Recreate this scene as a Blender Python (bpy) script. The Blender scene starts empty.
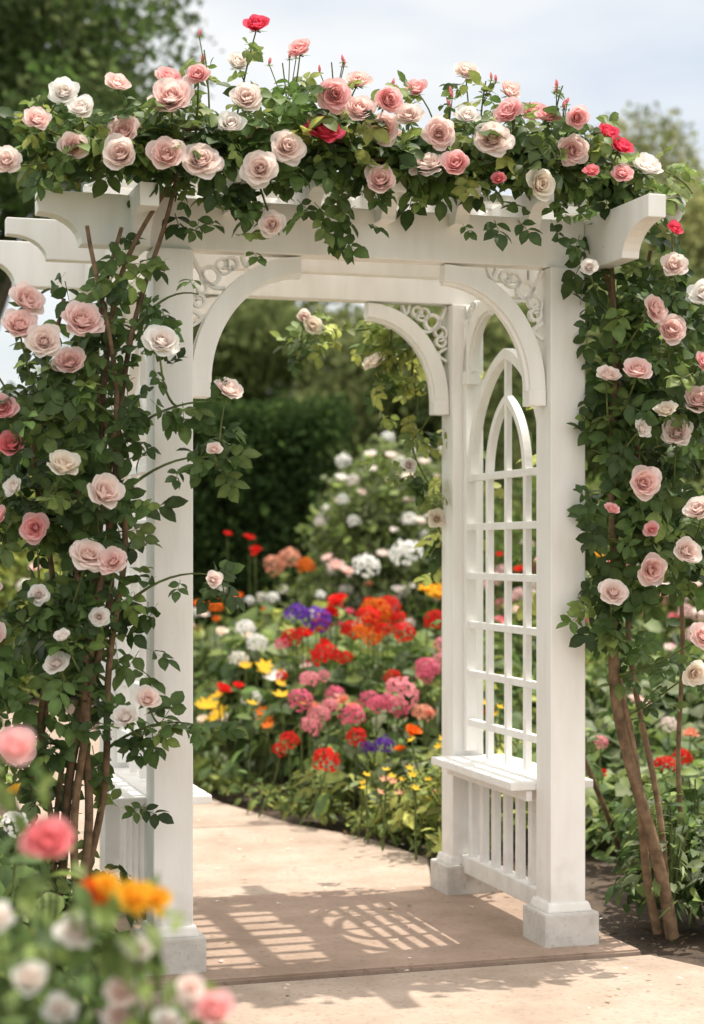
import bpy, math, bmesh
import numpy as np
from mathutils import Vector, Matrix
rng = np.random.default_rng(11)
scene = bpy.context.scene
COL = scene.collection

# ------------------------------------------------------------ materials
def new_mat(name):
    m = bpy.data.materials.new(name); m.use_nodes = True
    nt = m.node_tree; nt.nodes.clear()
    out = nt.nodes.new('ShaderNodeOutputMaterial')
    return m, nt, out
def N(nt, t, **kw):
    n = nt.nodes.new(t)
    for k, v in kw.items(): setattr(n, k, v)
    return n
def ramp(nt, p0, c0, p1, c1):
    r = N(nt, 'ShaderNodeValToRGB')
    r.color_ramp.elements[0].position = p0; r.color_ramp.elements[0].color = (*c0, 1)
    r.color_ramp.elements[1].position = p1; r.color_ramp.elements[1].color = (*c1, 1)
    return r
def mixc(nt, mode, fac, a, b):
    m = N(nt, 'ShaderNodeMix', data_type='RGBA', blend_type=mode)
    L = nt.links
    if isinstance(fac, (int, float)): m.inputs[0].default_value = fac
    else: L.new(fac, m.inputs[0])
    for i, s in ((6, a), (7, b)):
        if isinstance(s, tuple): m.inputs[i].default_value = (*s, 1)
        else: L.new(s, m.inputs[i])
    return m.outputs[2]

def attr_mat(name, rough, trans, nscale, spec=0.4, lo=0.75, hi=1.2):
    m, nt, out = new_mat(name); L = nt.links
    at = N(nt, 'ShaderNodeAttribute', attribute_name='Col')
    geo = N(nt, 'ShaderNodeNewGeometry')
    no = N(nt, 'ShaderNodeTexNoise'); no.inputs['Scale'].default_value = nscale; no.inputs['Detail'].default_value = 2
    L.new(geo.outputs['Position'], no.inputs['Vector'])
    r = ramp(nt, .3, (lo,)*3, .7, (hi,)*3); L.new(no.outputs[0], r.inputs[0])
    c = mixc(nt, 'MULTIPLY', 1.0, at.outputs['Color'], r.outputs[0])
    p = N(nt, 'ShaderNodeBsdfPrincipled'); p.inputs['Roughness'].default_value = rough
    p.inputs['Specular IOR Level'].default_value = spec
    L.new(c, p.inputs['Base Color'])
    if trans > 0:
        t = N(nt, 'ShaderNodeBsdfTranslucent'); L.new(c, t.inputs['Color'])
        ms = N(nt, 'ShaderNodeMixShader'); ms.inputs[0].default_value = trans
        L.new(p.outputs[0], ms.inputs[1]); L.new(t.outputs[0], ms.inputs[2])
        L.new(ms.outputs[0], out.inputs[0])
    else:
        b = N(nt, 'ShaderNodeBump'); b.inputs['Strength'].default_value = .6; b.inputs['Distance'].default_value = .005
        n2 = N(nt, 'ShaderNodeTexNoise'); n2.inputs['Scale'].default_value = nscale*6
        L.new(geo.outputs['Position'], n2.inputs['Vector']); L.new(n2.outputs[0], b.inputs['Height'])
        L.new(b.outputs[0], p.inputs['Normal'])
        L.new(p.outputs[0], out.inputs[0])
    return m
M_LEAF = attr_mat('leaf', .5, .40, 40, .32, .8, 1.25)
M_PETAL = attr_mat('petal', .7, .5, 60, .15, .97, 1.03)
M_BARK = attr_mat('bark', .85, 0, 30, .2, .55, 1.3)
m, nt, out = new_mat('distant_leaf')
at = N(nt, 'ShaderNodeAttribute', attribute_name='Col')
p = N(nt, 'ShaderNodeBsdfDiffuse'); t = N(nt, 'ShaderNodeBsdfTranslucent'); ms = N(nt, 'ShaderNodeMixShader'); ms.inputs[0].default_value = .3
nt.links.new(at.outputs['Color'], p.inputs['Color']); nt.links.new(at.outputs['Color'], t.inputs['Color'])
nt.links.new(p.outputs[0], ms.inputs[1]); nt.links.new(t.outputs[0], ms.inputs[2]); nt.links.new(ms.outputs[0], out.inputs[0])
M_FAR = m
MATS = [M_LEAF, M_PETAL, M_BARK, M_FAR]

def paint_mat():
    m, nt, out = new_mat('white_paint'); L = nt.links
    geo = N(nt, 'ShaderNodeNewGeometry')
    mp = N(nt, 'ShaderNodeMapping'); mp.inputs['Scale'].default_value = (14, 14, 2.2)
    L.new(geo.outputs['Position'], mp.inputs[0])
    n1 = N(nt, 'ShaderNodeTexNoise'); n1.inputs['Scale'].default_value = 1.6; n1.inputs['Detail'].default_value = 6
    L.new(mp.outputs[0], n1.inputs['Vector'])
    r1 = ramp(nt, .3, (.84, .82, .785), .6, (.90, .89, .865)); L.new(n1.outputs[0], r1.inputs[0])
    sx = N(nt, 'ShaderNodeSeparateXYZ'); L.new(geo.outputs['Position'], sx.inputs[0])
    n3 = N(nt, 'ShaderNodeTexNoise'); n3.inputs['Scale'].default_value = 18; n3.inputs['Detail'].default_value = 5
    L.new(geo.outputs['Position'], n3.inputs['Vector'])
    ad = N(nt, 'ShaderNodeMath', operation='MULTIPLY_ADD'); L.new(n3.outputs[0], ad.inputs[0]); ad.inputs[1].default_value = .35
    L.new(sx.outputs['Z'], ad.inputs[2])
    r2 = ramp(nt, .16, (1, 1, 1), .42, (0, 0, 0)); L.new(ad.outputs[0], r2.inputs[0])
    g = N(nt, 'ShaderNodeMath', operation='MULTIPLY'); L.new(r2.outputs[0], g.inputs[0]); g.inputs[1].default_value = .5
    c = mixc(nt, 'MIX', g.outputs[0], r1.outputs[0], (.48, .43, .36))
    n4 = N(nt, 'ShaderNodeTexNoise'); n4.inputs['Scale'].default_value = 45; n4.inputs['Detail'].default_value = 3
    L.new(mp.outputs[0], n4.inputs['Vector'])
    r4 = ramp(nt, .70, (0, 0, 0), .76, (.5, .5, .5)); L.new(n4.outputs[0], r4.inputs[0])
    c = mixc(nt, 'MIX', r4.outputs[0], c, (.5, .46, .39))
    p = N(nt, 'ShaderNodeBsdfPrincipled'); p.inputs['Roughness'].default_value = .5
    L.new(c, p.inputs['Base Color'])
    b = N(nt, 'ShaderNodeBump'); b.inputs['Strength'].default_value = .2; b.inputs['Distance'].default_value = .003
    n2 = N(nt, 'ShaderNodeTexNoise'); n2.inputs['Scale'].default_value = 7; n2.inputs['Detail'].default_value = 8
    L.new(mp.outputs[0], n2.inputs['Vector']); L.new(n2.outputs[0], b.inputs['Height']); L.new(b.outputs[0], p.inputs['Normal'])
    L.new(p.outputs[0], out.inputs[0]); return m
M_PAINT = paint_mat()

def ground_mat(name, ca, cb, cs, big, fine, bump, rough=.85, speck=.5):
    m, nt, out = new_mat(name); L = nt.links
    geo = N(nt, 'ShaderNodeNewGeometry')
    n1 = N(nt, 'ShaderNodeTexNoise'); n1.inputs['Scale'].default_value = big; n1.inputs['Detail'].default_value = 8; n1.inputs['Roughness'].default_value = .65
    L.new(geo.outputs['Position'], n1.inputs['Vector'])
    r1 = ramp(nt, .32, ca, .68, cb); L.new(n1.outputs[0], r1.inputs[0])
    n2 = N(nt, 'ShaderNodeTexNoise'); n2.inputs['Scale'].default_value = fine; n2.inputs['Detail'].default_value = 4
    L.new(geo.outputs['Position'], n2.inputs['Vector'])
    r2 = ramp(nt, .56, (0, 0, 0), .70, (1, 1, 1)); L.new(n2.outputs[0], r2.inputs[0])
    f = N(nt, 'ShaderNodeMath', operation='MULTIPLY'); L.new(r2.outputs[0], f.inputs[0]); f.inputs[1].default_value = speck
    c = mixc(nt, 'MIX', f.outputs[0], r1.outputs[0], cs)
    p = N(nt, 'ShaderNodeBsdfPrincipled'); p.inputs['Roughness'].default_value = rough
    L.new(c, p.inputs['Base Color'])
    b = N(nt, 'ShaderNodeBump'); b.inputs['Strength'].default_value = .5; b.inputs['Distance'].default_value = bump
    L.new(n2.outputs[0], b.inputs['Height']); L.new(b.outputs[0], p.inputs['Normal'])
    L.new(p.outputs[0], out.inputs[0]); return m
M_PAVE = ground_mat('paving_stone', (.31, .235, .18), (.46, .365, .295), (.24, .17, .13), 3.2, 60, .003, speck=.65)
M_SLAB = ground_mat('terracotta_slab', (.27, .19, .14), (.40, .295, .228), (.20, .13, .095), 3.8, 50, .003, speck=.65)
M_SOIL = ground_mat('mulch_soil', (.045, .030, .021), (.11, .075, .05), (.15, .10, .07), 9, 60, .02)
M_GRASS = ground_mat('lawn', (.05, .085, .025), (.09, .14, .045), (.11, .14, .05), 1.0, 30, .02)
M_PLINTH = ground_mat('plinth_stone', (.48, .455, .42), (.66, .64, .60), (.36, .33, .29), 9, 60, .003)

# ------------------------------------------------------------ bag of template copies
class Bag:
    def __init__(s): s.V=[]; s.C=[]; s.LV=[]; s.LT=[]; s.MI=[]; s.n=0
    def add(s, tm, M, T, tint, mi):
        V, C, lv, lt = tm; k = len(T); n = len(V)
        if k == 0: return
        P = np.einsum('kij,nj->kni', M, V) + T[:, None, :]
        c = C[None] * tint[:, None, :]
        s.V.append(P.reshape(-1, 3)); s.C.append(c.reshape(-1, 3))
        off = (np.arange(k)*n + s.n)[:, None]
        s.LV.append((lv[None] + off).ravel()); s.LT.append(np.tile(lt, k))
        s.MI.append(np.full(len(lt)*k, mi)); s.n += n*k
    def one(s, V, C, lv, lt, mi):
        s.V.append(V); s.C.append(C); s.LV.append(lv+s.n); s.LT.append(lt); s.MI.append(np.full(len(lt), mi)); s.n += len(V)
    def tube(s, pts, rad, col, seg=6, mi=2):
        pts = np.asarray(pts, float); n = len(pts)
        rad = np.broadcast_to(np.asarray(rad, float), (n,))
        tg = np.gradient(pts, axis=0); tg /= np.linalg.norm(tg, axis=1)[:, None]+1e-9
        ref = np.where(np.abs(tg[:, 2:3]) > .9, np.array([[1., 0, 0]]), np.array([[0, 0, 1.]]))
        a = np.cross(tg, ref); a /= np.linalg.norm(a, axis=1)[:, None]+1e-9
        for i in range(1, n):
            v = a[i-1]-tg[i]*np.dot(a[i-1], tg[i]); a[i] = v/(np.linalg.norm(v)+1e-9)
        b = np.cross(tg, a)
        th = np.arange(seg)*2*math.pi/seg
        V = pts[:, None]+rad[:, None, None]*(a[:, None]*np.cos(th)[None, :, None]+b[:, None]*np.sin(th)[None, :, None])
        V = V.reshape(-1, 3); C = np.tile(np.array(col, float), (len(V), 1))
        i, j = np.meshgrid(np.arange(n-1), np.arange(seg), indexing='ij')
        j2 = (j+1) % seg
        q = np.stack([i*seg+j, i*seg+j2, (i+1)*seg+j2, (i+1)*seg+j], -1).reshape(-1)
        s.one(V, C, q, np.full((n-1)*seg, 4), mi)
    def build(s, name, smooth=True):
        V = np.concatenate(s.V); C = np.concatenate(s.C); LV = np.concatenate(s.LV).astype(np.int32)
        LT = np.concatenate(s.LT).astype(np.int32); MI = np.concatenate(s.MI).astype(np.int32)
        me = bpy.data.meshes.new(name)
        me.vertices.add(len(V)); me.vertices.foreach_set('co', V.astype(np.float32).ravel())
        me.loops.add(len(LV)); me.loops.foreach_set('vertex_index', LV)
        me.polygons.add(len(LT)); ls = np.concatenate([[0], np.cumsum(LT)[:-1]]).astype(np.int32)
        me.polygons.foreach_set('loop_start', ls); me.polygons.foreach_set('loop_total', LT)
        me.polygons.foreach_set('material_index', MI)
        me.polygons.foreach_set('use_smooth', np.full(len(LT), smooth))
        for m in MATS: me.materials.append(m)
        me.update(calc_edges=True)
        at = me.attributes.new('Col', 'FLOAT_COLOR', 'POINT')
        C4 = np.concatenate([np.clip(C, 0, .95), np.ones((len(C), 1))], 1).astype(np.float32)
        at.data.foreach_set('color', C4.ravel())
        o = bpy.data.objects.new(name, me); COL.objects.link(o); return o

def nrm(v): return v/(np.linalg.norm(v, axis=-1, keepdims=True)+1e-9)
def frames(z, x, sc):
    z = nrm(z); x = nrm(x-np.sum(x*z, -1, keepdims=True)*z); y = np.cross(z, x)
    return np.stack([x, y, z], -1)*np.asarray(sc).reshape(-1, 1, 1)
def rv(k): return nrm(rng.normal(size=(k, 3)))

# ------------------------------------------------------------ templates
def leaf_t(L=1., W=.6, seg=3, fold=.25, droop=.25, serr=0.):
    V=[]; q=[]
    for i in range(seg+1):
        t = i/seg; w = W/2*math.sin(math.pi*min(1, t*.88+.08))**.8 if i < seg else 0.0
        if i == 0: w = W*.08
        z = -droop*L*t*t
        V += [(L*t, 0, z), (L*t*.98, w, z+fold*w), (L*t*.98, -w, z+fold*w)]
    for i in range(seg):
        a = 3*i; b = a+3
        q += [a, b, b+1, a+1, a, a+2, b+2, b]
    C = np.ones((len(V), 3)); C[::3] *= np.array([1.25, 1.2, 1.1])
    return np.array(V, float), C, np.array(q), np.full(2*seg, 4)
def merge(parts):
    V=[]; C=[]; lv=[]; lt=[]; n=0
    for (v, c, l, t), M, T, tint in parts:
        V.append(v@np.array(M).T+np.array(T)); C.append(c*np.array(tint)); lv.append(l+n); lt.append(t); n += len(v)
    return np.concatenate(V), np.concatenate(C), np.concatenate(lv), np.concatenate(lt)
def rotm(ax, a): return np.array(Matrix.Rotation(a, 3, ax))
def rose_leaf(seed):
    r = np.random.default_rng(seed); parts=[]
    lf = leaf_t(1, .68, 4, .25, .3)
    def put(x, y, ang, s): parts.append((lf, s*rotm('Z', ang)@rotm('X', r.normal()*.35)@rotm('Y', r.normal()*.25), (x, y, -x*x*.25), (1, 1, 1)))
    put(.62, 0, 0, .52)
    for x, s in ((.5, .46), (.22, .4)):
        put(x, .015, 1.05+r.normal()*.1, s); put(x, -.015, -1.05+r.normal()*.1, s)
    st = (np.array([(0, -.012, 0), (0, .012, 0), (.62, -.008, -.08), (.62, .008, -.08)], float), np.ones((4, 3))*1.3, np.array([0, 2, 3, 1]), np.array([4]))
    parts.append((st, np.eye(3), (0, 0, 0), (1, .8, .8)))
    return merge(parts)
ROSELEAF = [rose_leaf(i) for i in range(4)]
BROAD = leaf_t(1, .95, 3, .2, .3)
OVAL = leaf_t(1, .5, 3, .3, .35)
NARROW = leaf_t(1, .16, 3, .2, .5)
def clump(seed, n=6, W=.55):
    r = np.random.default_rng(seed); parts=[]
    lf = leaf_t(1, W, 2, .25, .2)
    for i in range(n):
        q = np.array(Matrix.Rotation(r.uniform(0, 6.28), 3, Vector(r.normal(size=3))))
        parts.append((lf, .55*q, r.normal(size=3)*.5, (1, 1, 1)))
    return merge(parts)
CLUMP = [clump(i) for i in range(4)]

def rose_t(k=28, ns=5, nt=4, seed=0, open_=1.0, Wm=1., inner=(1, .86, .82), r_in=.03):
    r = np.random.default_rng(seed); V=[]; C=[]; q=[]; base=0
    for i in range(k):
        f = i/(k-1); a = i*2.39996+r.normal()*.15
        r0 = r_in+.10*f; Lp = .62+.40*f+r.normal()*.035
        th0 = .22+.85*f*open_; th1 = (-.60+2.05*f*open_)+r.normal()*.14
        W = (.30+.34*f)*Wm
        tt = np.linspace(0, 1, 21); th = th0+(th1-th0)*tt**1.2
        rr = r0+np.concatenate([[0], np.cumsum(np.sin(th[:-1]))])*Lp/20
        zz = np.concatenate([[0], np.cumsum(np.cos(th[:-1]))])*Lp/20
        ph = r.uniform(0, 6)
        inn = np.array(inner)
        for b in range(nt+1):
            for c in range(ns):
                s = -1+2*c/(ns-1); te = (b/nt)*(1-.17*s*s)
                R = np.interp(te, tt, rr); Z = np.interp(te, tt, zz)
                w = W*(.3+.7*math.sin(min(1, te*1.2)*math.pi/2))
                phi = max(-1.7, min(1.7, s*w/max(R, .22)))
                ruf = .065*(te**2)*math.sin(4*s+ph)
                R2 = R-.05*s*s*f
                V.append((R2*math.cos(a+phi)-ruf*.4*math.cos(a), R2*math.sin(a+phi)-ruf*.4*math.sin(a), Z+ruf))
                m = min(1., .3*te+f*.8)
                C.append(inn*(1-m)+np.array([1, 1, 1])*m)
        for b in range(nt):
            for c in range(ns-1):
                o = base+b*ns+c; q += [o, o+1, o+ns+1, o+ns]
        base += (nt+1)*ns
    V = np.array(V, float); V[:, 2] -= .25
    return V, np.array(C), np.array(q), np.full(len(q)//4, 4)
ROSES = [rose_t(34, 6, 4, 1, .90), rose_t(28, 6, 4, 2, .74), rose_t(38, 6, 4, 3, 1.0), rose_t(26, 6, 4, 4, .84), rose_t(44, 5, 3, 9, .92, Wm=.8)]
ROSE_LO = [rose_t(18, 4, 3, 5, .85), rose_t(16, 4, 2, 6, 1.0)]
BUD = rose_t(8, 5, 3, 7, .18)
POM = rose_t(30, 3, 2, 8, 1.0, Wm=.5, inner=(.9, .6, .5), r_in=.05)
def cluster(seed, n=46):
    r = np.random.default_rng(seed); V=[]; C=[]; q=[]
    for i in range(n):
        z = 1-1.45*(i+.5)/n; a = i*2.4; rr = math.sqrt(max(0, 1-z*z))
        d = np.array([rr*math.cos(a), rr*math.sin(a), z*.75]); d += r.normal(size=3)*.07
        nn = nrm(d+r.normal(size=3)*.2); x = nrm(np.cross(nn, r.normal(size=3))); y = np.cross(nn, x)
        sh = r.uniform(.85, 1.1)
        for p in range(5):
            an = p*2*math.pi/5; e = x*math.cos(an)+y*math.sin(an); g = np.cross(nn, e); b = len(V); s = .23
            V += [d-nn*.03, d+s*.6*e+g*s*.42+nn*.02, d+s*e+nn*.0, d+s*.6*e-g*s*.42+nn*.02]
            C += [(sh*.8,)*3, (sh,)*3, (sh,)*3, (sh,)*3]; q += [b, b+1, b+2, b+3]
    return np.array(V), np.array(C), np.array(q), np.full(len(q)//4, 4)
CLUS = [cluster(1), cluster(2)]
def simple_flower(np_=6):
    parts=[]; lf = leaf_t(1, .55, 3, .15, -.35)
    for i in range(np_): parts.append((lf, rotm('Z', i*2*math.pi/np_), (0, 0, 0), (1, 1, 1)))
    return merge(parts)
LILY = simple_flower(6); FIVE = simple_flower(5)
CALYX = merge([(leaf_t(.75, .3, 2, .2, -.2), rotm('Z', i*1.2566)@rotm('Y', .3), (0, 0, -.27), (1, 1, 1)) for i in range(5)])

DK=(.050, .088, .030); MD=(.088, .150, .042); LT=(.175, .24, .068); YL=(.30, .33, .09); GY=(.18, .215, .13); OL=(.135, .16, .058)
def tints(k, cols, w=None, var=.25):
    c = np.array(cols, float); idx = rng.choice(len(c), k, p=w)
    t = rng.random((k, 1)); j = rng.choice(len(c), k, p=w)
    return (c[idx]*(1-t*.5)+c[j]*t*.5)*np.exp(rng.normal(size=(k, 1))*var)
PALE=(.95, .78, .75); PALE2=(.95, .86, .82); PINK=(.94, .62, .62); DPINK=(.89, .36, .39); HOT=(.84, .12, .20); CREAM=(.95, .91, .82); WHITE=(.95, .935, .905)

def leaves(bag, tmpls, P, out, size, cols, w=None, up=.55, rnd=.55, droop=.5, var=.25):
    k = len(P); P = np.asarray(P)
    if k == 0: return
    out = np.broadcast_to(np.asarray(out, float), (k, 3))
    n = nrm(out*.5+np.array([0, 0, up])+rv(k)*rnd)
    d = rv(k)+out*.4+np.array([0, 0, -droop])
    sc = size*rng.uniform(.65, 1.25, k); M = frames(n, d, sc); T = tints(k, cols, w, var)
    idx = rng.integers(0, len(tmpls), k)
    for i, t in enumerate(tmpls):
        s = idx == i; bag.add(t, M[s], P[s], T[s], 0)

def put_flower(bag, tm, p, ax, size, col, mi=1):
    bag.add(tm, frames(np.array([ax], float), rv(1), [size]), np.array([p], float), np.array([col], float), mi)

def bez(a, b, c, n=8):
    t = np.linspace(0, 1, n)[:, None]; a, b, c = map(np.array, (a, b, c))
    return (1-t)**2*a+2*t*(1-t)*b+t*t*c
def poly(pts, n=40, wob=0., ph=0.):
    pts = np.array(pts, float); s = np.concatenate([[0], np.cumsum(np.linalg.norm(np.diff(pts, axis=0), axis=1))])
    t = np.linspace(0, s[-1], n); P = np.stack([np.interp(t, s, pts[:, i]) for i in range(3)], 1)
    k = np.ones(5)/5
    if n > 10:
        Q = np.stack([np.convolve(np.pad(P[:, i], 2, mode='edge'), k, 'valid') for i in range(3)], 1); Q[0]=P[0]; Q[-1]=P[-1]; P = Q
    u = np.linspace(0, 1, n)
    P[:, 0] += wob*np.sin(u*13+ph); P[:, 1] += wob*np.cos(u*11+ph*1.7)
    return P

def add_rose(bag, p, guide, r=.052, col=PALE, face=(0.05, -1, .45), lo=False, kind=None):
    p = np.array(p, float); fa = nrm(np.array(face, float)+np.array([.05, 0, .05])+rng.normal(size=3)*.28)
    tm = (ROSE_LO if lo else ROSES)[rng.integers(0, 2 if lo else 5)] if kind is None else kind
    c = np.array(col)*rng.uniform(.97, 1.02)
    put_flower(bag, tm, p, fa, r, np.clip(c, 0, .95))
    put_flower(bag, CALYX, p-fa*r*.1, fa, r*1.0, MD, 0)
    if guide is not None:
        g = guide[np.argmin(np.linalg.norm(guide-(p-np.array([0, 0, .12])), axis=1))]
        b = p-fa*r*.35; mid = (b+g)/2-fa*.05+np.array([0, 0, -.03])
        S = bez(g, mid, b, 8); bag.tube(S, np.linspace(.004, .0025, 8), (.12, .15, .05), 5, 2)
        L = S[rng.integers(1, 6, 5)]+rng.normal(size=(5, 3))*.02+np.array([0, .02, 0])
        leaves(bag, ROSELEAF, L, face, .098, [DK, MD, LT], [.4, .45, .15])
    else:
        leaves(bag, ROSELEAF, p-fa*.04+rng.normal(size=(4, 3))*.03, face, .098, [DK, MD, LT], [.4, .45, .15])

# ------------------------------------------------------------ arbor
AX, AY = -.525, 5.15
arbor = bpy.data.objects.new('garden_arbor', None); COL.objects.link(arbor)
arbor.location = (AX, AY, 0); arbor.rotation_euler = (0, 0, math.radians(17))
def fin(bm, name, mat, bev=.004):
    bmesh.ops.recalc_face_normals(bm, faces=bm.faces)
    if bev:
        es = [e for e in bm.edges if len(e.link_faces) == 2 and e.calc_face_angle(0) > .6]
        bmesh.ops.bevel(bm, geom=es, offset=bev, segments=2, affect='EDGES', profile=.6)
    me = bpy.data.meshes.new(name); bm.to_mesh(me); bm.free(); me.materials.append(mat)
    o = bpy.data.objects.new(name, me); COL.objects.link(o); o.parent = arbor; return o
def box(name, x0, x1, y0, y1, z0, z1, mat=None, bev=.004, taper=0):
    bm = bmesh.new()
    v = [bm.verts.new((x, y, z)) for z in (z0, z1) for x, y in ((x0, y0), (x1, y0), (x1, y1), (x0, y1))]
    if taper:
        cx, cy = (x0+x1)/2, (y0+y1)/2
        for q in v[4:]:
            q.co.x = cx+(q.co.x-cx)*(1-taper); q.co.y = cy+(q.co.y-cy)*(1-taper)
    for f in ((3, 2, 1, 0), (4, 5, 6, 7), (0, 1, 5, 4), (1, 2, 6, 5), (2, 3, 7, 6), (3, 0, 4, 7)): bm.faces.new([v[i] for i in f])
    return fin(bm, name, mat or M_PAINT, bev)
def prof(name, pts, axis, c, th):
    bm = bmesh.new(); A=[]; B=[]
    for s, z in pts:
        if axis == 'x': A.append(bm.verts.new((s, c-th/2, z))); B.append(bm.verts.new((s, c+th/2, z)))
        else: A.append(bm.verts.new((c-th/2, s, z))); B.append(bm.verts.new((c+th/2, s, z)))
    bm.faces.new(A); bm.faces.new(B[::-1]); n = len(A)
    for i in range(n): bm.faces.new((A[i], B[i], B[(i+1) % n], A[(i+1) % n]))
    return fin(bm, name, M_PAINT, .003)
def beam_prof(s0, s1, z0, z1, c0=True, c1=True, r=.11):
    h = z1-z0; lip = h*.42; pts = [(s0, z1), (s0, z1-lip if c0 else z0)]
    def tail(s, d):
        o=[]
        for i in range(1, 8):
            t = i/7*math.pi/2; o.append((s+d*r*math.sin(t)*1.0, (z1-lip)-(h-lip)*(1-math.cos(t))))
        return o
    if c0: pts += [(s0+.012, z1-lip)]+[(a+.012, b) for a, b in tail(s0, 1)]
    e = tail(s1, -1)[::-1]
    if c1: pts += [(a-.012, b) for a, b in e]+[(s1-.012, z1-lip), (s1, z1-lip), (s1, z1)]
    else: pts += [(s1, z0), (s1, z1)]
    return pts
def ribbon(name, pts, w, d, axis, c, closed=False):
    pts = np.array(pts, float); n = len(pts)
    if closed: tg = np.roll(pts, -1, 0)-np.roll(pts, 1, 0)
    else: tg = np.gradient(pts, axis=0)
    tg = nrm(tg); nn = np.stack([-tg[:, 1], tg[:, 0]], 1)
    bm = bmesh.new(); rows=[]
    for i in range(n):
        row=[]
        for a, b in ((-1, -1), (1, -1), (1, 1), (-1, 1)):
            q = pts[i]+nn[i]*a*w/2; k = c+b*d/2
            row.append(bm.verts.new((q[0], k, q[1]) if axis == 'x' else (k, q[0], q[1])))
        rows.append(row)
    m = n if closed else n-1
    for i in range(m):
        A = rows[i]; B = rows[(i+1) % n]
        for j in range(4): bm.faces.new((A[j], A[(j+1) % 4], B[(j+1) % 4], B[j]))
    if not closed: bm.faces.new(rows[0]); bm.faces.new(rows[-1][::-1])
    return fin(bm, name, M_PAINT, .0015 if w > .02 else 0)

PW = .0575
for i, (x, y) in enumerate(((0, 0), (1.22, 0), (0, .86), (1.22, .86))):
    box('post_%d' % i, x-PW, x+PW, y-PW, y+PW, .1, 2.06)
    box('plinth_%d' % i, x-.09, x+.09, y-.09, y+.09, -.01, .10, M_PLINTH, .008)
    box('plinth_cap_%d' % i, x-.075, x+.075, y-.075, y+.075, .099, .128, M_PAINT, .007, .12)
for i, (y, s0, s1) in enumerate(((0, -.38, 1.282), (.43, -.42, 1.279), (.86, -.47, 1.282))):
    z0 = 2.062 if i != 1 else 2.085
    prof('cross_beam_%d' % i, beam_prof(s0, s1, z0, 2.208, True, False), 'x', y, .075 if i != 1 else .05)
prof('side_plate_right', beam_prof(-.47, 1.30, 2.055, 2.212, r=.16), 'y', 1.312, .055)
prof('side_plate_left', beam_prof(-.20, 1.30, 2.059, 2.214, r=.12), 'y', -.095, .055)
for i, x in enumerate((.17, .40, .63, .86, 1.09)):
    prof('rafter_%d' % i, beam_prof(-.20, 1.03, 2.165, 2.275, r=.09), 'y', x, .045)
for i, y in enumerate((.10, .21, .32, .54, .65, .76, .97)):
    box('roof_slat_%d' % i, -.2, 1.38, y-.016, y+.016, 2.276, 2.30, None, .003)

def arc(cx, cz, a, b, t0, t1, n=16):
    return [(cx+a*math.cos(math.radians(t)), cz+b*math.sin(math.radians(t))) for t in np.linspace(t0, t1, n)]
def spiral(cx, cz, r0, r1, t0, turns, n=22):
    o=[]
    for i in range(n):
        f = i/(n-1); r = r0+(r1-r0)*f; t = t0+turns*2*math.pi*f; o.append((cx+r*math.cos(t), cz+r*math.sin(t)))
    return o
def bracket(tag, axis, c, s_post, d, a=.33, b=.385, zt=2.06, dep=.05):
    cz = zt-b; w = .05; cx = s_post+d*a
    t0, t1 = (180, 90) if d > 0 else (0, 90)
    ribbon('arch_band_'+tag, arc(cx, cz, a-w/2-.002, b-w/2-.002, t0, t1, 20), w, dep, axis, c)
    ribbon('arch_bead_'+tag, arc(cx, cz, a-w-.006, b-w-.006, t0, t1, 20), .014, dep*.5, axis, c)
    S = lambda u, v: (s_post+d*u, zt-v)
    def rib(nm, pts, ww=.012): ribbon(nm+tag, pts, ww, .022, axis, c)
    k = a/.33
    ribbon('ring_a_'+tag, [S(.062*k+.026*math.cos(t), .066*k+.026*math.sin(t)) for t in np.linspace(0, 2*math.pi, 17)[:-1]], .011, .022, axis, c, True)
    ribbon('ring_b_'+tag, [S(.125*k+.017*math.cos(t), .028*k+.017*math.sin(t)) for t in np.linspace(0, 2*math.pi, 13)[:-1]], .009, .022, axis, c, True)
    ribbon('ring_c_'+tag, [S(.028*k+.017*math.cos(t), .14*k+.017*math.sin(t)) for t in np.linspace(0, 2*math.pi, 13)[:-1]], .009, .022, axis, c, True)
    rib('scroll_a_', [S(.005+.1*k*f, .005+.035*math.sin(f*math.pi*1.0)+.095*k*f) for f in np.linspace(0, 1, 12)], .009)
    rib('scroll_b_', [S(.155*k+.03*k*f, .004+.030*math.sin(f*math.pi)) for f in np.linspace(0, 1, 10)], .009)
    rib('scroll_c_', [S(.004+.030*math.sin(f*math.pi), .165*k+.05*k*f) for f in np.linspace(0, 1, 10)], .009)
    rib('scroll_d_', [S(u, v) for u, v in spiral(.1*k, .033*k, .03, .008, 0, 1.3)], .007)
    rib('scroll_e_', [S(u, v) for u, v in spiral(.033*k, .105*k, .03, .008, 1.5, 1.3)], .007)
    s0, s1 = sorted((s_post+d*.002, s_post+d*.058))
    if axis == 'x': box('foot_'+tag, s0, s1, c-dep/2-.004, c+dep/2+.004, cz-.045, cz+.004)
    else: box('foot_'+tag, c-dep/2-.004, c+dep/2+.004, s0, s1, cz-.045, cz+.004)
for j, y in enumerate((0, .86)):
    A_, B_ = ((.33, .375), (.30, .34))[j]
    bracket('l%d' % j, 'x', y, PW, 1, A_, B_); bracket('r%d' % j, 'x', y, 1.22-PW, -1, A_, B_)
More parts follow.
